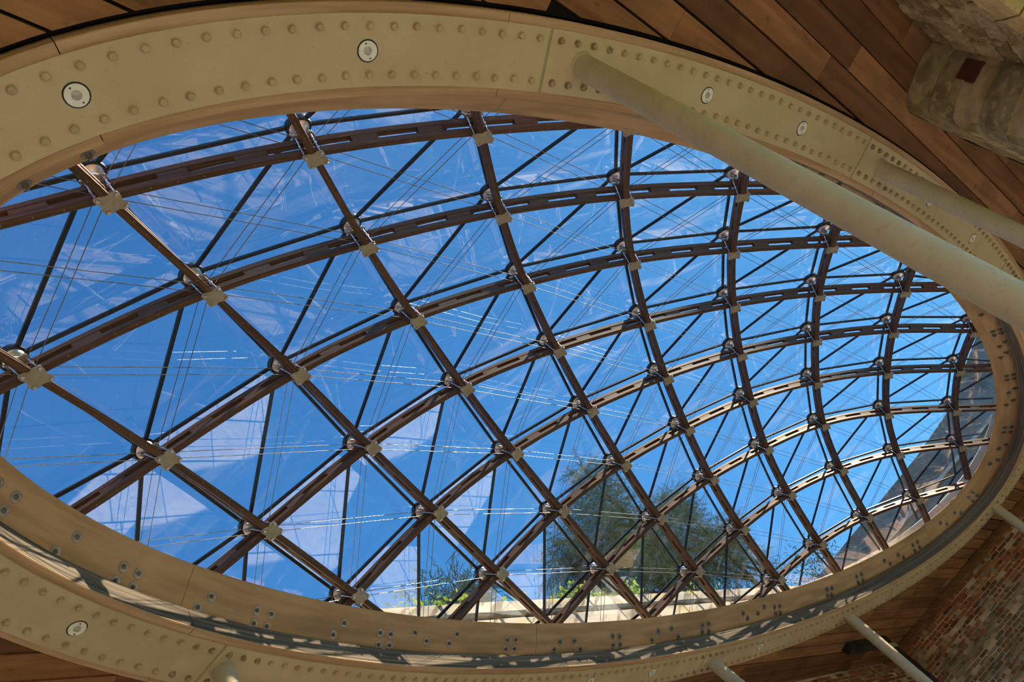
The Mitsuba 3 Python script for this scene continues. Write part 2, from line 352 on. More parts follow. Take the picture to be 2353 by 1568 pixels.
# end wall (right), skewed, rising above the roof as a stone gable
u1 = np.array([-0.348, 1, 0]) / math.hypot(0.348, 1); n1 = np.array([-1, -0.348, 0]) / math.hypot(0.348, 1)
o1 = np.array([W1(YN), YN, 0])
L1 = (YP - YN) * math.hypot(1, 0.348)
wall_poly = Polygon([(W1(YN - .6), YN - .6), (W1(YN - .6) + .4, YN - .6), (W1(YP + .5) + .4, YP + .5), (W1(YP + .5), YP + .5)])
put('wall_right', extrude(wall_poly, 0.14 - ZF, ZF), 'mortar'); tag('wall_right', 'weathered red brick end wall with grey patches and pale mortar', kind='structure')
lay_bricks('wall_right', o1 + n1 * 0.0, u1, n1, L1, 0.03, 46, 1.6, 300, rank=lambda c: (c[0] - 4.6) ** 2 * 0.30 + (c[1] + 0.40) ** 2 * 1.3)
# gable above the roof
gz = [(YP + .5, 1.50), (0.4, 1.53), (-0.35, 1.60), (-1.5, 1.98), (YN - .6, 2.2)]
gp = [(YN - .6, 0.14), (YP + .5, 0.14)] + gz
gm = extrude(Polygon([(p[0], p[1]) for p in gp]), 0.4)
v = gm.vertices.copy(); gm.vertices = np.stack([W1(v[:, 0]) + v[:, 2], v[:, 0], v[:, 1]], 1); gm.fix_normals()
put('gable_wall', gm, 'gable_stone'); tag('gable_wall', 'dark shaded stone gable wall rising beyond the right end of the rooflight', 'wall')
# slate ledge courses on the gable
for q, (za, zb) in enumerate(((0.62, 0.68), (1.05, 1.10))):
    m = bx(0, 7.0, 0, 0.05, za, zb); R = np.eye(4); oo = np.array([W1(-3.4), -3.4, 0]); R[:3, 0], R[:3, 1], R[:3, 3] = u1, n1, oo; m.apply_transform(R)
    put(num('gable_wall__ledge'), m, 'curb_stone')

# long wall (front, +y) with brick below and a sunlit stone parapet above
put('wall_front', bx(XL - .6, W1(YP) + .3, YP, YP + 0.4, ZF, 0.14), 'mortar')

bw = random.Random(31)
zz = -0.95
while zz > ZF + 0.1:
    h = bw.uniform(0.22, 0.34); x = XL + bw.uniform(0, .3)
    while x < W1(YP) - 0.5:
        w = bw.uniform(0.45, 0.95)
        m = chamfer_box(w - 0.014, 0.05, h - 0.014, 0.008); m.apply_translation([x + w / 2, YP - 0.012 + bw.uniform(-.008, .006), zz - h / 2])
        put(num('wall_front__stone_block'), m, bw.choice(['limewash', 'limewash_grey'])); x += w
    zz -= h; tag('wall_front', 'dark brick side wall under the ceiling boards', kind='structure')
lay_bricks('wall_front', np.array([0., YP, 0.]), np.array([1., 0, 0]), np.array([0., -1, 0]), 6.3, 0.03, 17, 2.2, 260, seed=4, rank=lambda c: (c[0] - 4.2) ** 2 + (c[1] + 0.2) ** 2)
put('parapet_wall', bx(XL, 6.0, YP + 0.03, YP + 0.38, 0.26, 1.36), 'parapet_stone'); tag('parapet_wall', 'sunlit pale stone parapet wall behind the lower edge of the rooflight', 'wall')
pr = random.Random(8); x = XL
while x < 5.9:
    w = pr.uniform(0.75, 1.2); 
    m = chamfer_box(w - 0.008, 0.50, 0.17, 0.02); m = m.subdivide().subdivide(); m.vertices += 0.012 * (np.stack([meshkit.fbm(m.vertices * 9 + x, 3, seed=s) for s in range(3)], 1) - 0.5); m.apply_translation([x + w / 2, YP + 0.2, 1.36 + 0.085 + 0.03 * (3 - x) / 10])
    put(num('parapet_wall__coping_stone'), m, 'parapet_stone'); x += w
# face stones of the parapet
for c in range(5):
    x = XL + pr.uniform(0, .3); z0 = 0.28 + c * 0.215
    while x < 5.8:
        w = pr.uniform(0.3, 0.75)
        if x > -4:
            m = chamfer_box(w - 0.012, 0.08, 0.203, 0.014); m.apply_translation([x + w / 2, YP + 0.02 + pr.uniform(-.008, .008), z0 + 0.1]); put(num('parapet_wall__face_stone'), m, 'parapet_stone')
        x += w

# back wall (-y): rubble recess with arched windows, some unseen and added for light, and a splayed stone pier
def arch_open(xc, hw, spring, rise):
    a = np.linspace(0, np.pi, 40)
    return Polygon([(xc + hw, ZF + 0.12)] + [(xc + hw * math.cos(t), spring + rise * math.sin(t)) for t in a] + [(xc - hw, ZF + 0.12)])
WIN = [(-2.9, 1.95, -1.5, 0.95), (4.4, 2.5, -1.35, 1.1), (-6.7, 1.5, -1.5, 0.95)]  # first from its seen arch; the others added unseen to light the room
wb = Polygon([(XL - .6, ZF), (W1(YN) + .4, ZF), (W1(YN) + .4, 0.14), (XL - .6, 0.14)])
for w in WIN: wb = wb.difference(arch_open(*w))
m = extrude(wb, 0.5); v = m.vertices.copy(); m.vertices = np.stack([v[:, 0], YN - v[:, 2], v[:, 1]], 1); m.fix_normals()
put('wall_back', m, 'pale_mortar'); tag('wall_back', 'rough rubble stone wall beside the pier', kind='structure')
for wi, (xc, hw, spring, rise) in enumerate(WIN):          # arch stones, two rings
    for rg, (e0, e1, mm) in enumerate(((0.0, 0.17, 'warm_stone'), (0.18, 0.33, 'rubble_stone'))):
        nst = 22 if rg == 0 else 30
        for k in range(nst):
            a0, a1 = np.pi * (k + 0.03) / nst, np.pi * (k + 0.97) / nst
            pts = [(xc + (hw + e) * math.cos(t), spring + (rise + e) * math.sin(t)) for e, ts in ((e0 - 0.012, np.linspace(a0, a1, 4)), (e1, np.linspace(a1, a0, 4))) for t in ts]
            m = extrude(Polygon(pts), 0.50 + 0.03 * (1 - rg) + rng.uniform(0, 0.012)); v = m.vertices.copy(); m.vertices = np.stack([v[:, 0], YN + 0.035 * (1 - rg) + 0.02 - v[:, 2], v[:, 1]], 1); m.fix_normals()
            put(num('wall_back__arch_stone'), m, mm)
rub = random.Random(12)
windows = unary_union([arch_open(xc, hw + 0.36, sp, rs + 0.36) for xc, hw, sp, rs in WIN])
zr = 0.06
while zr > -1.6:                                            # rubble between arch and pier
    h = rub.uniform(0.09, 0.19); x = -2.6 + rub.uniform(-0.2, 0)
    while x < -0.6:
        w = rub.uniform(0.13, 0.42)
        c = Point(x + w / 2, zr - h / 2)
        if not windows.contains(c):
            m = chamfer_box(w * 1.03, 0.07, h * 1.02, 0.012).subdivide().subdivide().subdivide()
            m.vertices += 0.030 * (np.stack([meshkit.fbm(m.vertices * 22 + [x * 3, zr * 5, 0], 3, seed=s) for s in range(3)], 1) - 0.5)
            m.apply_translation([x + w / 2, YN - 0.018 + rub.uniform(-.012, .014), zr - h / 2])
            put(num('wall_back__rubble_stone'), m, rub.choice(['rubble_stone', 'rubble_stone', 'dark_rubble']))
        x += w + 0.012
    zr -= h + 0.012
# the pier: courses of big worn blocks
zt = ZC + 0.06; ch = [0.21, 0.16, 0.17, 0.17, 0.19, 0.18, 0.2, 0.2, 0.2, 0.2, 0.2, 0.2, 0.2]
for k, h in enumerate(ch):
    P = pier_plan.buffer(-0.004).buffer(0.0)
    m = extrude(affinity.scale(P, 1 + 0.01 * math.sin(3 * k), 1, origin=(2, -2.9)), h - 0.014)
    m = m.subdivide_to_size(0.09)
    vv = m.vertices; vv += 0.042 * (np.stack([meshkit.fbm(vv * 6 + 5.3 * k, 4, seed=s) for s in range(3)], 1) - 0.5); m.vertices = vv
    m.apply_translation([0, 0, zt - h]); put(num('stone_pier__block'), m, f'pier_stone_{k % 4}', smooth=50)
    zt -= h
put('stone_pier__mortar_core', extrude(pier_plan.buffer(-0.012), ZC + 0.05 - ZF, ZF), 'pale_mortar')
m = chamfer_box(0.05, 0.13, 0.12, 0.006); m.apply_translation([-0.792, -2.83, -0.265]); put('stone_pier__red_tile', m, 'red_infill'); tag('stone_pier__red_tile', 'small dark red tile set in the joint')
tag('stone_pier', 'worn grey stone pier of rounded blocks meeting the boarded ceiling', 'pier')
put('wall_left', bx(XL - 0.5, XL, YN - .5, YP + .4, ZF, 0.14), 'plaster'); tag('wall_left', 'plain plastered end wall behind the viewer', kind='structure')
put('ground', bx(-60, 60, -60, 60, ZF - 0.6, ZF - 0.3), 'grass'); tag('ground', 'lawn outside the building', kind='structure')

# ---------------------------------------------------------------- the ring beam
SEAM = [2.05, 5.34, 7.72, 10.1, 12.65, 15.19, 17.75, 20.51, 22.9]
COLS = [(15.39, (0.002, 0.089, -0.996)), (17.99, (0.008, 0.085, -0.996)), (20.78, (0.002, 0.09, -0.99)), (0.2, (-0.013, 0.075, -0.997)), (2.89, (-0.005, 0.014, -1.0)), (5.21, (0.046, -0.098, -0.994)), (10.02, (0.0, -0.02, -1.0))]
tag('soffit_ring', 'cream painted steel soffit ring studded with two rows of bolts around the oval rooflight', 'soffit ring')
hexb = lambda r, h: trimesh.creation.cylinder(r, h, sections=6)
def soffit_bolt():
    a = trimesh.creation.cylinder(0.0165, 0.004, sections=14); a.apply_translation([0, 0, -0.002])
    b = lathe([(0, -0.018), (0.009, -0.018), (0.0125, -0.0155), (0.0135, -0.011), (0.0135, 0.0)], 10)
    return cat_mesh([a, b])
sb = {m: mikit.ply(soffit_bolt(), m, 40) for m in ('bolt_paint', 'rusty_bolt')}
def in_view(P, margin=60):
    q = P - CAM; z = q @ FWD; RT = np.cross(DOWN, FWD); x, y = q @ RT / z * 1880, q @ DOWN / z * 1880
    return z > 0 and abs(x) < 1176 + margin and abs(y) < 784 + margin
hidden_bolts = []
nb = 0
for k in range(len(SEAM)):
    s0, s1 = SEAM[k], SEAM[(k + 1) % len(SEAM)] + (PER if k == len(SEAM) - 1 else 0)
    (VF, UV) = ring_sweep([(0.0, -0.012), (0.0, 0.0), (0.266, 0.0), (0.266, -0.012)], s0 + 0.008, s1 - 0.008)
    pk = put(num('soffit_ring__soffit_plate'), VF, 'cream_paint', uv=UV)
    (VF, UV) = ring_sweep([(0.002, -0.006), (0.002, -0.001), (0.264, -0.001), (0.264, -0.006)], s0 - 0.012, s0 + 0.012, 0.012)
    put(num('soffit_ring__seam_strip'), VF, 'shaded_seam_cream', uv=UV)
    near = [c for c, _ in COLS if min(abs(s0 - c), abs(s0 + PER - c), abs(s0 - PER - c)) < 1.0]
    cnt = int(round((s1 - s0 - 0.10) / 0.0925)) + 1
    for row, d in enumerate((0.045, 0.222)):
        for s in np.linspace(s0 + 0.055, s1 - 0.055, cnt):
            P = ring(s, d, -0.012)
            rust = any(abs(((s - c - (-0.02 if c > 12 else 0.02)) + PER / 2) % PER - PER / 2) < 0.21 for c, _ in COLS)
            if in_view(P):
                jit = rng.normal(0, 0.0012, 3) * [1, 1, 0]
                put(num(pk + '__bolt'), sb['rusty_bolt' if rust else 'bolt_paint'], None, to_world=T().translate((P + jit).tolist()))
            else:
                mm = soffit_bolt(); mm.apply_translation(P); hidden_bolts.append(mm)
put('soffit_ring__far_bolts', cat_mesh(hidden_bolts), 'bolt_paint', 40); tag('soffit_ring__far_bolts', kind='stuff')

tag('timber_kerb', 'orange brown timber kerb ring with washered bolts between soffit and glass', 'kerb')
SJ = [13.42 + 1.56 * k for k in range(16)]
for k in range(16):
    s0 = SJ[k]; s1 = SJ[k + 1] if k < 15 else SJ[0] + PER
    dz = rng.uniform(-0.0015, 0.0015)
    (VF, UV) = ring_sweep([(-0.040, 0.130), (0.06, 0.130), (0.06, 0.10), (0.300, 0.10), (0.304, 0.003 + dz), (0.300, dz), (-0.036, dz), (-0.040, 0.004 + dz), (-0.040, 0.009), (-0.024, 0.011)], s0 + 0.0015, s1 - 0.0015)
    put(num('timber_kerb__sole_plate'), VF, 'sole_timber', uv=UV)
    (VF, UV) = ring_sweep([(-0.040, 0.0095), (-0.040, 0.136), (-0.024, 0.136), (-0.024, 0.0095)], s0 + 0.002, s1 - 0.002)
    key = put(num('timber_kerb__fascia_board'), VF, 'weathered_fascia', uv=UV); tag(key, 'grey weathered fascia board')
UJ = [1.1, 2.37, 4.63, 7.4, 10.33, 12.8, 15.2, 17.5, 20.0, 22.5]
ups = []
for k in range(len(UJ)):
    s0, s1 = UJ[k], UJ[(k + 1) % len(UJ)] + (PER if k == len(UJ) - 1 else 0)
    (VF, UV) = ring_sweep([(0.020, 0.150), (-0.172, 0.310), (-0.150, 0.322), (0.055, 0.322), (0.055, 0.131), (0.020, 0.131)], s0 + 0.0015, s1 - 0.0015)
    ups.append((s0, s1, put(num('timber_kerb__upstand_board'), VF, 'upstand_ply', uv=UV)))
def washer_bolt():
    w = lathe([(0.0, 0.004), (0.010, 0.004), (0.026, 0.003), (0.027, 0.0), (0.0, 0.0)], 20)
    h = hexb(0.012, 0.012); h.apply_translation([0, 0, 0.010])
    e = trimesh.creation.cylinder(0.007, 0.010, sections=10); e.apply_translation([0, 0, 0.02])
    return cat_mesh([w, h, e])
wbolt = mikit.ply(washer_bolt(), 'dull_steel', 35)
WB = [(11.47, .248), (11.36, .247), (11.37, .198), (11.0, .241), (11.06, .175), (10.71, .220), (10.62, .218), (10.72, .170), (10.62, .172), (10.17, .225), (10.23, .177), (9.86, .220), (9.76, .219), (9.86, .172), (9.77, .172), (9.22, .239), (9.29, .187), (8.92, .221), (8.83, .220), (8.92, .171), (8.83, .174), (8.62, .238), (8.51, .206), (8.23, .246), (8.30, .203), (7.72, .227), (7.63, .229), (7.73, .184), (7.64, .186), (7.13, .215), (7.20, .176), (6.96, .217), (6.89, .173), (6.48, .227), (6.39, .223), (6.48, .178), (6.39, .18), (5.86, .227), (5.96, .181), (5.67, .23), (5.58, .175), (5.21, .218), (5.11, .219), (5.22, .179), (5.12, .173), (4.55, .236), (4.49, .198), (4.31, .212), (4.19, .244), (4.02, .222), (3.93, .219), (4.02, .18), (3.94, .174), (3.07, .219), (2.98, .216), (3.08, .179), (3.01, .173)]
s = 2.5; k = 0
while s > -11.5:                                            # the same rhythm of fours and staggered pairs goes on round the ring
    WB += [(s, .222), (s - .09, .222), (s, .176), (s - .09, .176)] if k % 2 == 0 else [(s, .235), (s - .08, .19), (s - .26, .22), (s - .33, .178)]
    s -= 0.55; k += 1
sl = np.array([-0.192, 0.160]) / math.hypot(0.192, 0.160)
for s, z, direct in [(q[0], q[1], 0) for q in WB] + [(13.36, 0.288, 1), (13.10, 0.288, 1)]:
    d0 = -0.036 - 0.136 * (z - 0.138) / 0.172; z = z if direct else 0.150 + 0.160 * (0.020 - d0 + 3.0 * (z - 0.150)) / (0.192 + 0.480) * 1.0; d = 0.020 - 0.192 * (z - 0.150) / 0.160
    P = ring(s, d, z); _, nn = ring_normal(s); o3 = np.array([nn[0], nn[1], 0])
    nrm = -o3 * sl[1] + np.array([0, 0, 1]) * sl[0]          # inwards and down
    if not in_view(P, 250) or 13.55 < s % PER < 17.0: continue
    t3 = np.array([-nn[1], nn[0], 0]); b3 = np.cross(nrm, t3)
    sm = s % PER
    for s0, s1, key in ups:
        if s0 <= sm < s1 or s0 <= sm + PER < s1:
            put(num(key + '__washer_bolt'), wbolt, None, to_world=frame_tf(P, t3, b3, nrm)); break

(VF, UV) = ring_sweep([(0.06, 0.10), (0.06, 0.47), (0.10, 0.49), (0.17, 0.47), (0.17, 0.10)], 0, PER, caps=False)
put('gutter_curb', VF, 'curb_stone', uv=UV); tag('gutter_curb', 'pale stone curb around the outside of the timber kerb', 'curb')

# recessed lights in the soffit
LIGHTS = [(13.41, .14, 'recessed light nearest the upper left corner of the soffit'), (14.38, .132, 'recessed light in the upper soffit between the left corner and the thick column'), (16.22, .132, 'recessed light just right of the top of the thick column'), (17.06, .137, 'recessed light between the two upper columns, nearer the second soffit seam'), (18.81, .14, 'recessed light half hidden behind the second upper column'), (19.71, .135, 'small recessed light at the right between the second column and third seam'), (10.83, .135, 'recessed light in the lower left soffit'), (6.85, .115, 'recessed light at the bottom edge of the frame, left one of two'), (6.06, .115, 'recessed light at the bottom edge just left of a column'), (4.44, .115, 'recessed light in the lower soffit right of the bottom column')]
lt = {'bezel': mikit.ply(lathe([(0.036, 0.0), (0.0425, -0.001), (0.0425, 0.004), (0.036, 0.004)], 32), 'black_rubber', 30),
      'face': mikit.ply(lathe([(0.0, -0.0005), (0.0, -0.003), (0.020, -0.003), (0.037, -0.0045), (0.0375, 0.002)], 32), 'white_enamel', 30),
      'lens': mikit.ply(lathe([(0.0, -0.009), (0.008, -0.0085), (0.0155, -0.006), (0.0165, -0.003), (0.0165, 0.0)], 24), 'lamp_lens', 40),
      'screw': mikit.ply(cyl(0.003, -0.006, 0.0, 8), 'black_paint')}
for s, d, lab in LIGHTS:
    key = num('recessed_light'); P = ring(s, d, -0.012); th, nn = ring_normal(s)
    t3 = np.array([-nn[1], nn[0], 0]); F3 = lambda q: frame_tf(P + t3 * q[0] + np.array([nn[0], nn[1], 0]) * q[1], t3, [nn[0], nn[1], 0], [0, 0, 1])
    for part in ('bezel', 'face', 'lens'): put(f'{key}__{part}', lt[part], None, to_world=F3((0, 0)))
    put(f'{key}__screw', lt['screw'], None, to_world=F3((-0.009, 0.027))); put(f'{key}__screw_001', lt['screw'], None, to_world=F3((0.009, -0.027)))
    tag(key, 'round white ' + lab, 'light', 'recessed lights in the soffit')

# columns
CL = ['thick near cream steel column crossing the upper right of the rooflight', 'cream steel column under the second seam of the upper soffit', 'cream steel column just entering at the right edge below the third seam', 'slim cream steel column in front of the red bricks at the right edge', 'long slim cream steel column beside the black downpipe', 'short cream steel column stub at the bottom edge right of centre', 'cream steel column at the lower left bottom edge']
for k, (s, dv) in enumerate(COLS):
    P = ring(s, 0.133, -0.012); dv = np.array(dv) / np.linalg.norm(dv)
    Lc = (P[2] - ZF) / -dv[2]
    a = np.cross([0, 1, 0], -dv); a /= np.linalg.norm(a); b = np.cross(-dv, a)
    key = num('steel_post'); tf = frame_tf(P + dv * Lc, a, b, -dv)
    put(f'{key}__shaft', cyl(0.0565, -0.02, Lc + 0.003, 40), 'column_paint', 40, to_world=tf)
    wm = lathe([(0.0565, Lc - 0.012), (0.062, Lc - 0.008), (0.066, Lc + 0.004)], 32)
    put(f'{key}__weld_collar', wm, 'column_paint', 40, to_world=tf)
    fp = chamfer_box(0.24, 0.24, 0.02, 0.004); fp.apply_translation([P[0] + dv[0] * Lc, P[1] + dv[1] * Lc, ZF + 0.012]); put(f'{key}__foot_plate', fp, 'column_paint')
    tag(key, CL[k], 'post', 'steel posts under the soffit ring')

# black downpipe in the corner
put('black_downpipe__vertical_pipe', bx(5.02, 5.13, 2.27, 2.38, ZF, ZC - 0.02), 'black_paint')
put('black_downpipe__horizontal_run', bx(4.02, 5.06, 2.24, 2.36, ZC - 0.09, ZC - 0.004), 'black_paint')
put('black_downpipe__collar', bx(5.005, 5.145, 2.255, 2.395, -0.12, -0.06), 'clamp_paint'); tag('black_downpipe', 'black square downpipe with a horizontal run under the ceiling in the brick corner', 'downpipe')

# ---------------------------------------------------------------- the gridshell
def family(kind):
    """kind 'rise': constant i, along j;  'fall': constant j, along i"""
    out = {}
    for (i, j) in NODE: out.setdefault(i if kind == 'rise' else j, []).append((j if kind == 'rise' else i, NODE[(i, j)]))
    return {k: sorted(v) for k, v in out.items()}
CLIP = lambda x, y, d: (x / (EA + d)) ** 2 + (y / (EB + d)) ** 2
def path_of(nodes):
    t = np.array([n[0] for n in nodes], float); xy = np.array([n[1] for n in nodes])
    if len(t) >= 3:
        a = 2 * xy[0] - xy[1] + 0.35 * (xy[0] - 2 * xy[1] + xy[2]); b = 2 * xy[-1] - xy[-2] + 0.35 * (xy[-1] - 2 * xy[-2] + xy[-3])
    else:
        a, b = 2 * xy[0] - xy[1], 2 * xy[-1] - xy[-2]
    t = np.concatenate([[t[0] - 1], t, [t[-1] + 1]]); xy = np.vstack([a, xy, b])
    cs = CubicSpline(t, xy)
    def end(t0, sgn):
        tt = t0
        while True:
            x, y = cs(tt)
            if CLIP(x, y, -0.06) > 1 or abs(tt - t0) > 1.0: return tt
            tt += 0.01 * sgn
    return cs, end(t[1], -1), end(t[-2], 1)
def bar(cs, t0, t1, o0, o1, half, step=0.083, name=None, m='lath_wood', v0=0.0):
    n = max(2, int(math.ceil((t1 - t0) / step)) + 1); tt = np.linspace(t0, t1, n)
    xy = cs(tt); P = np.stack([xy[:, 0], xy[:, 1], dome(xy[:, 0], xy[:, 1])], 1); N = dome_n(xy[:, 0], xy[:, 1])
    tg = np.gradient(P, axis=0) if n > 2 else np.repeat((P[1] - P[0])[None], 2, 0)
    tg -= (tg * N).sum(1, keepdims=True) * N; tg /= np.linalg.norm(tg, axis=1, keepdims=True); sd = np.cross(N, tg)
    u = np.concatenate([[0], np.cumsum(np.linalg.norm(np.diff(P, axis=0), axis=1))])
    c = [P + N * o + sd * h for o, h in ((o0, -half), (o0, half), (o1, half), (o1, -half))]
    V, F, UV = [], [], []
    for e in range(4):
        A, B = c[e], c[(e + 1) % 4]; base = len(V); w = 0.04
        for k in range(n): V += [A[k], B[k]]; UV += [(u[k] + v0, v0 + e * w), (u[k] + v0, v0 + (e + 1) * w)]
        for k in range(n - 1):
            p = base + 2 * k; F += [(p, p + 3, p + 1), (p, p + 2, p + 3)]
    for k in (0, n - 1):
        base = len(V); V += [c[e][k] for e in range(4)]; UV += [(0.01 * e, v0) for e in range(4)]; F += [(base, base + 1, base + 2), (base, base + 2, base + 3)]
    put(name, (np.array(V), np.array(F)), m, uv=np.array(UV))
HALF = 0.0165
screw = mikit.ply(trimesh.creation.icosphere(subdivisions=1, radius=0.0035).apply_scale([1, 1, 0.5]), 'dull_steel', True)
LAY = {'rise': ((0.034, 0.061), (0.097, 0.124)), 'fall': ((0.006, 0.034), (0.061, 0.097))}
for kind in ('rise', 'fall'):
    fam = family(kind)
    for q, k in enumerate(sorted(fam)):
        if len(fam[k]) < 2: continue
        cs, t0, t1 = path_of(fam[k]); key = num('timber_rib')
        (a0, a1), (b0, b1) = LAY[kind]
        v0 = rng.uniform(0, 5)
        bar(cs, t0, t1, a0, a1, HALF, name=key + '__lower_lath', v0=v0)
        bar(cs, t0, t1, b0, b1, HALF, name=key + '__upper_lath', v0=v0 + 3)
        for tt in np.arange(math.ceil(t0 / 0.125) * 0.125 + 0.0625, t1 - 0.03, 0.125):
            x, y = cs(tt); nn3 = dome_n(np.array(x), np.array(y)); tg = cs(tt, 1); sd2 = np.array([-tg[1], tg[0], 0]) / np.linalg.norm(tg)
            if abs(tt - round(tt)) > 0.1: put(num(key + '__lower_lath__screw'), screw, None, to_world=frame_tf(np.array([x, y, float(dome(x, y))]) + nn3 * (a0 - 0.0003) + sd2 * rng.uniform(-.006, .006), sd2, np.cross(nn3, sd2), nn3))
        lo, hi = math.floor(t0), math.ceil(t1)
        for n0 in range(lo, hi):
            for f0, f1 in ((0.23, 0.385), (0.615, 0.77)):
                g0, g1 = n0 + f0 + rng.uniform(-.01, .01), n0 + f1 + rng.uniform(-.01, .01)
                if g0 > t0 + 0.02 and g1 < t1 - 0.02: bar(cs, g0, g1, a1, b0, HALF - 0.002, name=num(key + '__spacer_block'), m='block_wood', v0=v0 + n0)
        if kind == 'rise': tag(key, f'dark double timber rib rising to the right, {ORD[q]} of its direction from the top', 'rib', 'timber ribs rising to the right')
        else: tag(key, f'dark double timber rib falling to the right, {ORD[q]} of its direction from the left', 'rib', 'timber ribs falling to the right')

# node clamps with glass-fixing discs
RX, RY = 0.062, 0.045
def star(h):
    hull = unary_union([Point(x, y).buffer(0.0105, 8) for x, y in ((RX, 0), (-RX, 0), (0, RY), (0, -RY))]).convex_hull
    for sx in (-1, 1):
        for sy in (-1, 1): hull = hull.difference(Point(sx * 0.053, sy * 0.049).buffer(0.0300, 12))
    return extrude(hull.buffer(-0.002).buffer(0.002, 4), h)
LOB = ((RX - 0.004, 0), (-RX + 0.004, 0), (0, RY - 0.003), (0, -RY + 0.003))
def bolt_mesh():
    ms = [cyl(0.0042, -0.006, 0.142, 10)]
    for z0, z1 in ((0.060, 0.070), (0.133, 0.141)): h = hexb(0.0080, z1 - z0); h.apply_translation([0, 0, (z0 + z1) / 2]); ms.append(h)
    return cat_mesh(ms)
nut = mikit.ply(hexb(0.0080, 0.008).apply_translation([0, 0, -0.005]), 'bright_steel', 35)
cp = {'bottom_plate': mikit.ply(star(0.006), 'clamp_paint'), 'top_plate': mikit.ply(star(0.006), 'clamp_paint'), 'bolt': mikit.ply(bolt_mesh(), 'bright_steel', 35),
      'stem': mikit.ply(cat_mesh([cyl(0.012, 0.13, 0.192, 14), bx(-0.028, 0.028, -0.014, 0.014, 0.132, 0.150)]), 'dull_steel', 40),
      'dish': mikit.ply(lathe([(0.012, 0.176), (0.022, 0.179), (0.038, 0.189), (0.047, 0.199), (0.050, 0.206), (0.0, 0.207)], 28), 'steel', 40),
      'rim': mikit.ply(lathe([(0.046, 0.203), (0.060, 0.203), (0.062, 0.208), (0.062, 0.232), (0.054, 0.236), (0.0, 0.237)], 28), 'black_rubber', 40),
      'spider': mikit.ply(cat_mesh([trimesh.creation.capsule(0.05, 0.007, count=[6, 8]).apply_transform(trimesh.transformations.rotation_matrix(math.pi / 2, [0, 1, 0])).apply_translation([-0.025 - 0.0, 0.02 * sgn, 0.172]) for sgn in (-1, 1)]), 'bright_steel', 50)}
OFFG = 0.222
DISC = {}
rank_r = {k: q for q, k in enumerate(sorted({i for i, j in NODE}))}; rank_f = {k: q for q, k in enumerate(sorted({j for i, j in NODE}))}
for (i, j), (x, y) in sorted(NODE.items()):
    n = dome_n(np.array(x), np.array(y)); P = np.array([x, y, float(dome(x, y))])
    ex = np.array([1, 0, 0]) - n * n[0]; ex /= np.linalg.norm(ex); ey = np.cross(n, ex)
    key = num('node_clamp'); DISC[(i, j)] = P + n * OFFG
    put(key + '__bottom_plate', cp['bottom_plate'], None, to_world=frame_tf(P, ex, ey, n))
    put(key + '__top_plate', cp['top_plate'], None, to_world=frame_tf(P + n * 0.126, ex, ey, n))
    for lx, ly in LOB:
        bk = put(num(key + '__bolt'), cp['bolt'], None, to_world=frame_tf(P + ex * lx + ey * ly, ex, ey, n)); put(bk + '__nut', nut, None, to_world=frame_tf(P + ex * lx + ey * ly, ex, ey, n))
    for part in ('stem', 'dish', 'rim', 'spider'): put(f'{key}__{part}', cp[part], None, to_world=frame_tf(P, ex, ey, n))
    tag(key, f'star shaped steel clamp where the {ORD[rank_r[i]]} rising rib crosses the {ORD[rank_f[j]]} falling rib', 'clamp', 'steel node clamps of the lattice')

# glass panes between the discs, cut to the oval
ext = dict(DISC)
def virt(i, j):
    if (i, j) in ext: return ext[(i, j)]
    est = []
    for di, dj in ((1, 0), (-1, 0), (0, 1), (0, -1), (1, 1), (-1, -1), (1, -1), (-1, 1)):
        a, b = (i + di, j + dj), (i + 2 * di, j + 2 * dj)
        if a in NODE and b in NODE: est.append(2 * np.array(NODE[a]) - np.array(NODE[b]))
    if not est: return None
    x, y = np.mean(est, 0); r = math.sqrt(CLIP(x, y, 0.0))
    f = min(1.0, 1.14 / r); xs, ys = x * f, y * f
    n = dome_n(np.array(xs), np.array(ys)); zz = float(dome(xs, ys))
    p = np.array([xs, ys, zz]) + n * OFFG; return np.array([x, y, p[2]])
tris = []
for i in range(-2, 11):
    for j in range(-3, 10):
        a, b, c, d = (i, j), (i + 1, j), (i, j + 1), (i + 1, j + 1)
        for t in ((a, b, c), (d, b, c)):
            if sum(q in NODE for q in t) >= 1: tris.append(t)
rim_poly = ellipse_poly(0.03)
def lift(poly, A, B, C):
    n = np.cross(B - A, C - A)
    return lambda xy: np.stack([xy[:, 0], xy[:, 1], A[2] - ((xy[:, 0] - A[0]) * n[0] + (xy[:, 1] - A[1]) * n[1]) / n[2]], 1), n / np.linalg.norm(n) * np.sign(n[2])
seen_edge = {}
gr = random.Random(21)
npane = 0
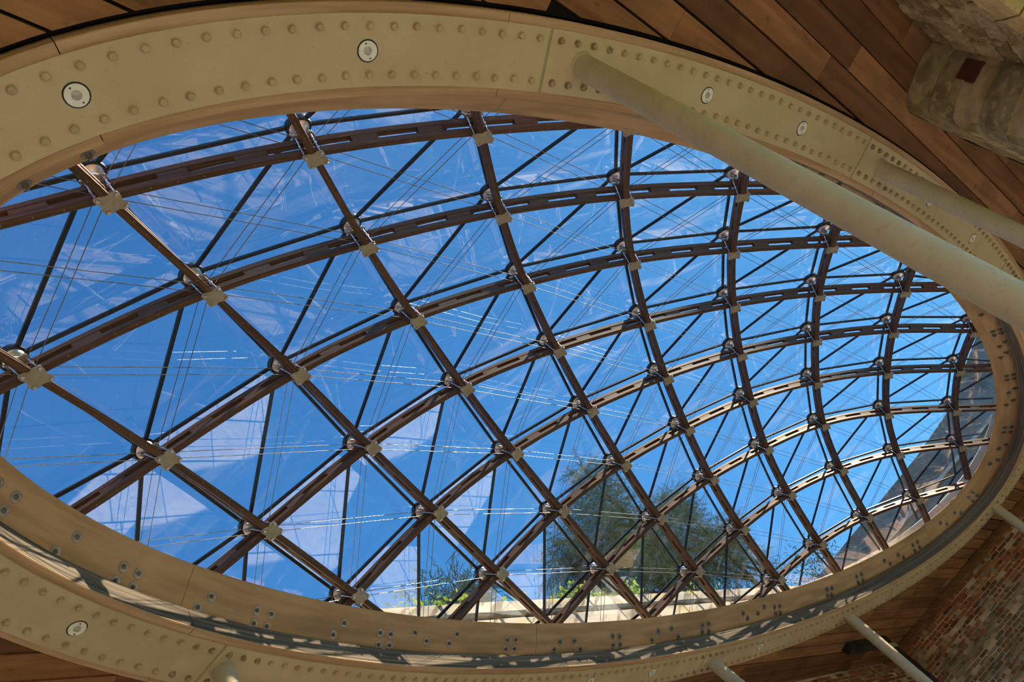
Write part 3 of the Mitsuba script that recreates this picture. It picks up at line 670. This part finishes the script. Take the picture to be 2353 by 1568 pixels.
for t in tris:
    Q = [virt(*q) for q in t]
    if any(q is None for q in Q): continue
    A, B, C = Q
    pl = Polygon([q[:2] for q in Q])
    g = pl.intersection(rim_poly)
    if g.is_empty or g.area < 0.004 or g.geom_type != 'Polygon': continue
    up, n = lift(pl, A, B, C)
    key = num('glass_pane')
    v2, f2 = trimesh.creation.triangulate_polygon(g, engine='earcut')
    put(key + '__glass', (up(np.array(v2)), np.array(f2)), 'glass')
    NUMW = ['one','two','three','four','five','six','seven','eight','nine','ten','eleven']
    if t[0] in NODE: at, side = t[0], ('right of' if t[0][0] + t[0][1] < t[1][0] + t[1][1] else 'left of')
    else:
        first_half = t[0][0] + t[0][1] < t[1][0] + t[1][1]
        at = t[1] if t[1] in NODE else t[2]
        side = ('upper ' if at == t[1] else 'lower ') + ('left of' if first_half else 'right of')
    tag(key, f'{"triangular" if t[0] in NODE else "edge"} glass pane {side} where rising rib {NUMW[rank_r[at[0]]]} crosses falling rib {NUMW[rank_f[at[1]]]}', 'glass pane', 'triangular glass panes of the dome')
    for e in range(3):
        p, q = t[e], t[(e + 1) % 3]; ek = tuple(sorted((p, q)))
        if ek in seen_edge: continue
        a3, b3 = Q[e], Q[(e + 1) % 3]
        seg = __import__('shapely').LineString([a3[:2], b3[:2]]).intersection(rim_poly)
        if seg.is_empty or seg.length < 0.03 or seg.geom_type != 'LineString': continue
        seen_edge[ek] = 1
        E = up(np.array(seg.coords)); p0, p1 = E[0], E[-1]
        ax = p1 - p0; Lg = np.linalg.norm(ax); ax /= Lg; nz = n - ax * (n @ ax); nz /= np.linalg.norm(nz); sy = np.cross(nz, ax)
        m = bx(0, Lg, -0.0095, 0.0095, -0.006, 0.008); R = np.eye(4); R[:3, 0], R[:3, 1], R[:3, 2], R[:3, 3] = ax, sy, nz, p0; m.apply_transform(R)
        put(num(key + '__joint_seal'), m, 'black_rubber')
    # wiped streaks of dried dirt on the outer face
    quads = []
    cen = np.array(g.representative_point().coords[0])
    for _ in range(7):
        bxn = g.bounds; 
        for _try in range(8):
            c2 = np.array([gr.uniform(bxn[0], bxn[2]), gr.uniform(bxn[1], bxn[3])])
            if g.buffer(-0.03).contains(Point(*c2)): break
        else: continue
        ang = gr.choice([0.52, -0.50, 0.9, -0.9]) + gr.gauss(0, 0.12); L = gr.uniform(0.08, 0.42); w = gr.choice([0.006, 0.009, 0.012, 0.018, 0.03])
        bend = gr.gauss(0, 0.02)
        uu = np.linspace(-1, 1, 9); ctr = c2 + np.stack([uu * L / 2, bend * L * uu ** 2], 1) @ np.array([[math.cos(ang), math.sin(ang)], [-math.sin(ang), math.cos(ang)]])
        wd = w / 2 * (1 + 0.12 * np.sin(7 * uu + 50 * bend)); nn2 = np.array([-math.sin(ang), math.cos(ang)])
        lft, rgt = ctr + nn2 * wd[:, None], ctr - nn2 * wd[:, None]
        if not g.contains(Polygon(np.vstack([lft[1:-1], rgt[::-1][1:-1]])).convex_hull): continue
        quads.append((lft, rgt, L, w, gr.uniform(0, 9)))
    if quads:
        V, F, U = [], [], []
        for lft, rgt, L, w, ph in quads:
            b0 = len(V); l3, r3 = up(lft) + n * 0.002, up(rgt) + n * 0.002
            for k2 in range(len(l3)): V += [l3[k2], r3[k2]]; U += [(ph + k2 / 8 * L * 4, ph), (ph + k2 / 8 * L * 4, ph + w)]
            for k2 in range(len(l3) - 1): p = b0 + 2 * k2; F += [(p, p + 1, p + 3), (p, p + 3, p + 2)]
        put(key + '__dried_streaks', (np.array(V), np.array(F)), 'grime_film', uv=np.array(U)); tag(key + '__dried_streaks', kind='stuff')
    gd = g.buffer(-0.011)
    if gd.geom_type == 'Polygon' and gd.area > 0.003:
        v3, f3 = trimesh.creation.triangulate_polygon(gd, engine='earcut')
        put(key + '__dust_film', (up(np.array(v3)) + n * 0.0012, np.array(f3)), 'dust_film'); tag(key + '__dust_film', 'thin film of wiped dust')
    npane += 1

# bracing cables in pairs
def cable_line(nodes, name, lab, grp):
    xy = np.array(nodes)
    if len(xy) > 1: xy = np.vstack([2 * xy[0] - xy[1], xy, 2 * xy[-1] - xy[-2]])
    else:
        dirv = np.array([1.4, 0]) if grp.startswith('length') else np.array([0, 0.78]); xy = np.vstack([xy[0] - dirv, xy, xy[0] + dirv])
    def to_rim(p, q):                                       # from node p outwards to q, stop at the kerb
        for f in np.linspace(0, 1, 60):
            r = p + (q - p) * f
            if CLIP(r[0], r[1], -0.10) > 1: return r
        return q
    xy[0] = to_rim(xy[1], xy[0]); xy[-1] = to_rim(xy[-2], xy[-1])
    P = np.stack([xy[:, 0], xy[:, 1], dome(xy[:, 0], xy[:, 1])], 1) + dome_n(xy[:, 0], xy[:, 1]) * 0.081
    side = np.array([0, 1, 0]) if grp.startswith('length') else np.array([1, 0, 0])
    key = num('bracing_cables')
    for sgn in (-1, 1):
        V, F = [], []
        for a, b in zip(P[:-1], P[1:]):
            if np.linalg.norm(b - a) < 0.04: continue
            a, b = a + side * 0.02 * sgn, b + side * 0.02 * sgn
            m = trimesh.creation.cylinder(0.0019, segment=[a, b], sections=6); F.append(np.array(m.faces) + sum(len(v) for v in V)); V.append(np.array(m.vertices))
        put(num(key + '__cable'), (np.vstack(V), np.vstack(F)), 'cable_wire', 50)
    tag(key, lab, 'cables', grp)
for q, k in enumerate(sorted({i - j for i, j in NODE})):
    cable_line([NODE[n] for n in sorted(NODE) if n[0] - n[1] == k], None, f'pair of thin lengthways steel cables under the dome, {ORD[q]} pair from the top', 'lengthways cable pairs')
for q, k in enumerate(sorted({i + j for i, j in NODE})):
    cable_line([NODE[n] for n in sorted(NODE) if n[0] + n[1] == k], None, f'pair of thin crossways steel cables under the dome, {ORD[q]} pair from the left', 'crossways cable pairs')

# ---------------------------------------------------------------- trees and plants outside
def spray_cloud(centres, radii, n, seed, L=0.42, w=0.009, droop=0.30, twigs=13):
    r = np.random.default_rng(seed); V, F = [], []
    cs, rs = np.array(centres, float), np.array(radii, float); pick = r.choice(len(cs), n, p=rs[:, 0] * rs[:, 2] / (rs[:, 0] * rs[:, 2]).sum())
    for c in pick:
        d = r.normal(size=3); d /= np.linalg.norm(d); p = cs[c] + d * rs[c] * r.uniform(0.25, 1.0) ** 0.6
        out = (p - cs[c]) / rs[c]; ax = out * [1, 1, 0.2] + r.normal(0, 0.45, 3); ax[2] -= droop; ax /= np.linalg.norm(ax)
        for t in range(twigs):
            a = p + ax * L * t / twigs * 1.1; dirv = ax + r.normal(0, 0.55, 3) + [0, 0, -0.25]; dirv /= np.linalg.norm(dirv); ln = L * r.uniform(0.2, 0.5)
            sd = np.cross(dirv, r.normal(size=3)); sd /= np.linalg.norm(sd); b = len(V)
            V += [a - sd * w / 2, a + sd * w / 2, a + dirv * ln * 0.6 + sd * w * 0.6, a + dirv * ln, a + dirv * ln * 0.6 - sd * w * 0.6]
            F += [(b, b + 1, b + 2), (b, b + 2, b + 4), (b + 4, b + 2, b + 3)]
    return np.array(V), np.array(F)
def limbs(segs):
    return cat_mesh([trimesh.util.concatenate([trimesh.creation.cone(r0, 1, sections=8)]) if False else taper(a, b, r0, r1) for a, b, r0, r1 in segs])
def taper(a, b, r0, r1, n=8):
    a, b = np.array(a, float), np.array(b, float); m = trimesh.creation.cylinder(1.0, 1.0, sections=n); v = m.vertices.copy(); t = v[:, 2:] + 0.5
    v[:, :2] *= r0 + (r1 - r0) * t; d = b - a; L = np.linalg.norm(d); v[:, 2] = (v[:, 2] + 0.5) * L
    R = trimesh.geometry.align_vectors([0, 0, 1], d / L)[:3, :3]; m.vertices = v @ R.T + a; return m
def conifer(centres, radii, base, top, n, seed, lab):
    key = num('conifer'); segs = [(base, top, 0.22, 0.03)]
    base, top = np.array(base, float), np.array(top, float)
    for c in centres:
        f = np.clip((c[2] - 0.5 - base[2]) / (top[2] - base[2]), 0.05, 0.95); segs.append((base + (top - base) * f, c, 0.06, 0.015))
    put(key + '__trunk', limbs(segs), 'bark', 60); put(key + '__foliage', spray_cloud(centres, radii, n, seed), 'cedar_needles'); tag(key + '__foliage', kind='stuff')
    tag(key, lab, 'tree', 'conifers beyond the parapet')
Y = 7.0
conifer([(10.6, Y, 8.3), (11.6, Y + .3, 9.3), (12.3, Y, 10.4), (12.9, Y, 11.3), (9.6, Y, 7.6), (9.4, Y - .3, 6.6), (11.0, Y, 7.2), (8.7, Y, 7.3), (10.3, Y, 6.3)],
        [(1.3, 1.2, .7), (1.2, 1.1, .7), (.8, .8, .6), (.4, .4, .6), (1.0, 1, .6), (.8, .8, .6), (1.2, 1.1, .6), (.7, .7, .4), (1.0, 1, .5)], (11.0, Y, -4.6), (13.1, Y, 11.8), 2900, 3, 'dark green conifer standing left of centre above the parapet')
conifer([(13.2, Y, 8.0), (14.2, Y, 8.9), (15.3, Y + .2, 9.7), (12.6, Y, 7.0), (13.6, Y - .3, 7.0), (16.0, Y, 10.1)], [(1.2, 1.1, .6), (1.1, 1.0, .6), (.8, .8, .5), (1.0, .9, .5), (1.0, .9, .5), (.4, .4, .4)], (13.4, Y, -4.6), (16.2, Y, 10.3), 1700, 4, 'dark green conifer behind the ribs, second from the left above the parapet')
conifer([(15.0, Y, 7.3), (15.9, Y, 8.2), (16.6, Y, 8.6), (15.6, Y, 6.8)], [(.8, .8, .5), (.8, .8, .5), (.6, .6, .4), (.7, .7, .4)], (15.6, Y, -4.6), (16.9, Y, 8.9), 720, 5, 'small dark green conifer spray at the right of the tree group')
conifer([(0.9, 4.2, 3.05), (1.25, 4.2, 3.25), (0.6, 4.2, 2.9), (1.0, 4.2, 2.75)], [(.28, .2, .16), (.2, .2, .2), (.22, .2, .14), (.4, .2, .14)], (0.9, 4.2, -4.6), (1.3, 4.2, 3.4), 330, 6, 'short dark conifer tip just above the parapet at the left')
def leaf_cloud(pts, n, seed, size, spread):
    r = np.random.default_rng(seed); V, F = [], []; pts = np.array(pts, float)
    for _ in range(n):
        p = pts[r.integers(len(pts))] + r.normal(size=3) * spread; a = r.normal(size=3); a /= np.linalg.norm(a); b3 = np.cross(a, r.normal(size=3)); b3 /= np.linalg.norm(b3); s = size * r.uniform(0.6, 1.3); b = len(V)
        V += [p - a * s, p + b3 * s * 0.55, p + a * s, p - b3 * s * 0.55]; F += [(b, b + 1, b + 2), (b, b + 2, b + 3)]
    return np.array(V), np.array(F)
def creeper(x0, x1, n, seed, lab, hz=0.12, zb=1.70):
    key = num('creeper'); pts = [(x, YP + 0.3, zb + hz * abs(math.sin(3.1 * x))) for x in np.linspace(x0, x1, 16)]
    put(key + '__stem', limbs([((x0, YP + .4, zb - .1), ((x0 + x1) / 2, YP + .36, zb + .05), .012, .01), (((x0 + x1) / 2, YP + .36, zb + .05), (x1, YP + .4, zb - .1), .01, .006)]), 'bark')
    put(key + '__leaves', leaf_cloud(pts, n, seed, 0.03, [0.05, 0.08, 0.07]), 'ivy_leaf'); tag(key + '__leaves', kind='stuff'); tag(key, lab, 'plant', 'creepers on the parapet')
creeper(-1.1, -0.1, 380, 1, 'bright yellow green creeper on the parapet at the left, by the short conifer tip', 0.16)
creeper(0.0, 0.7, 200, 6, 'thin yellow green creeper on the parapet between the left creeper and the tall conifer', 0.06)
creeper(1.0, 2.6, 1100, 2, 'long bright green creeper on the parapet below the tall conifer', 0.22)
creeper(3.3, 4.1, 420, 3, 'small bright creeper on the parapet right of the conifers', 0.08, 1.64)
r = np.random.default_rng(9); V, F = [], []
for _ in range(150):
    p = np.array([r.uniform(4.9, 6.3), YP + r.uniform(.2, .5), 1.5]); d = np.array([r.normal(0, .25), r.normal(0, .1), 1]); d /= np.linalg.norm(d); L = r.uniform(0.15, 0.55); sd = np.cross(d, [0, 1, 0]); b = len(V)
    V += [p - sd * .004, p + sd * .004, p + d * L]; F.append((b, b + 1, b + 2))
put('grass_tuft', (np.array(V), np.array(F)), 'dry_grass'); tag('grass_tuft', 'wispy grass growing on the parapet at the right by the dark gable', 'grass', kind='stuff')
put('shrub__leaves', leaf_cloud([(10.4, 4.0, 3.3), (11.2, 4.0, 3.6), (10.8, 4.2, 3.1)], 1500, 5, 0.026, [0.40, 0.3, 0.26]), 'cedar_needles'); tag('shrub__leaves', kind='stuff'); put('shrub__stem', limbs([((10.6, 4.1, -4.6), (10.8, 4.1, 3.3), .05, .02)]), 'bark'); tag('shrub', 'pale green shrub behind the grass tuft near the gable', 'shrub')
for k in list(scene):
    if isinstance(scene[k], dict) and scene[k].get('type') == 'ply': pass
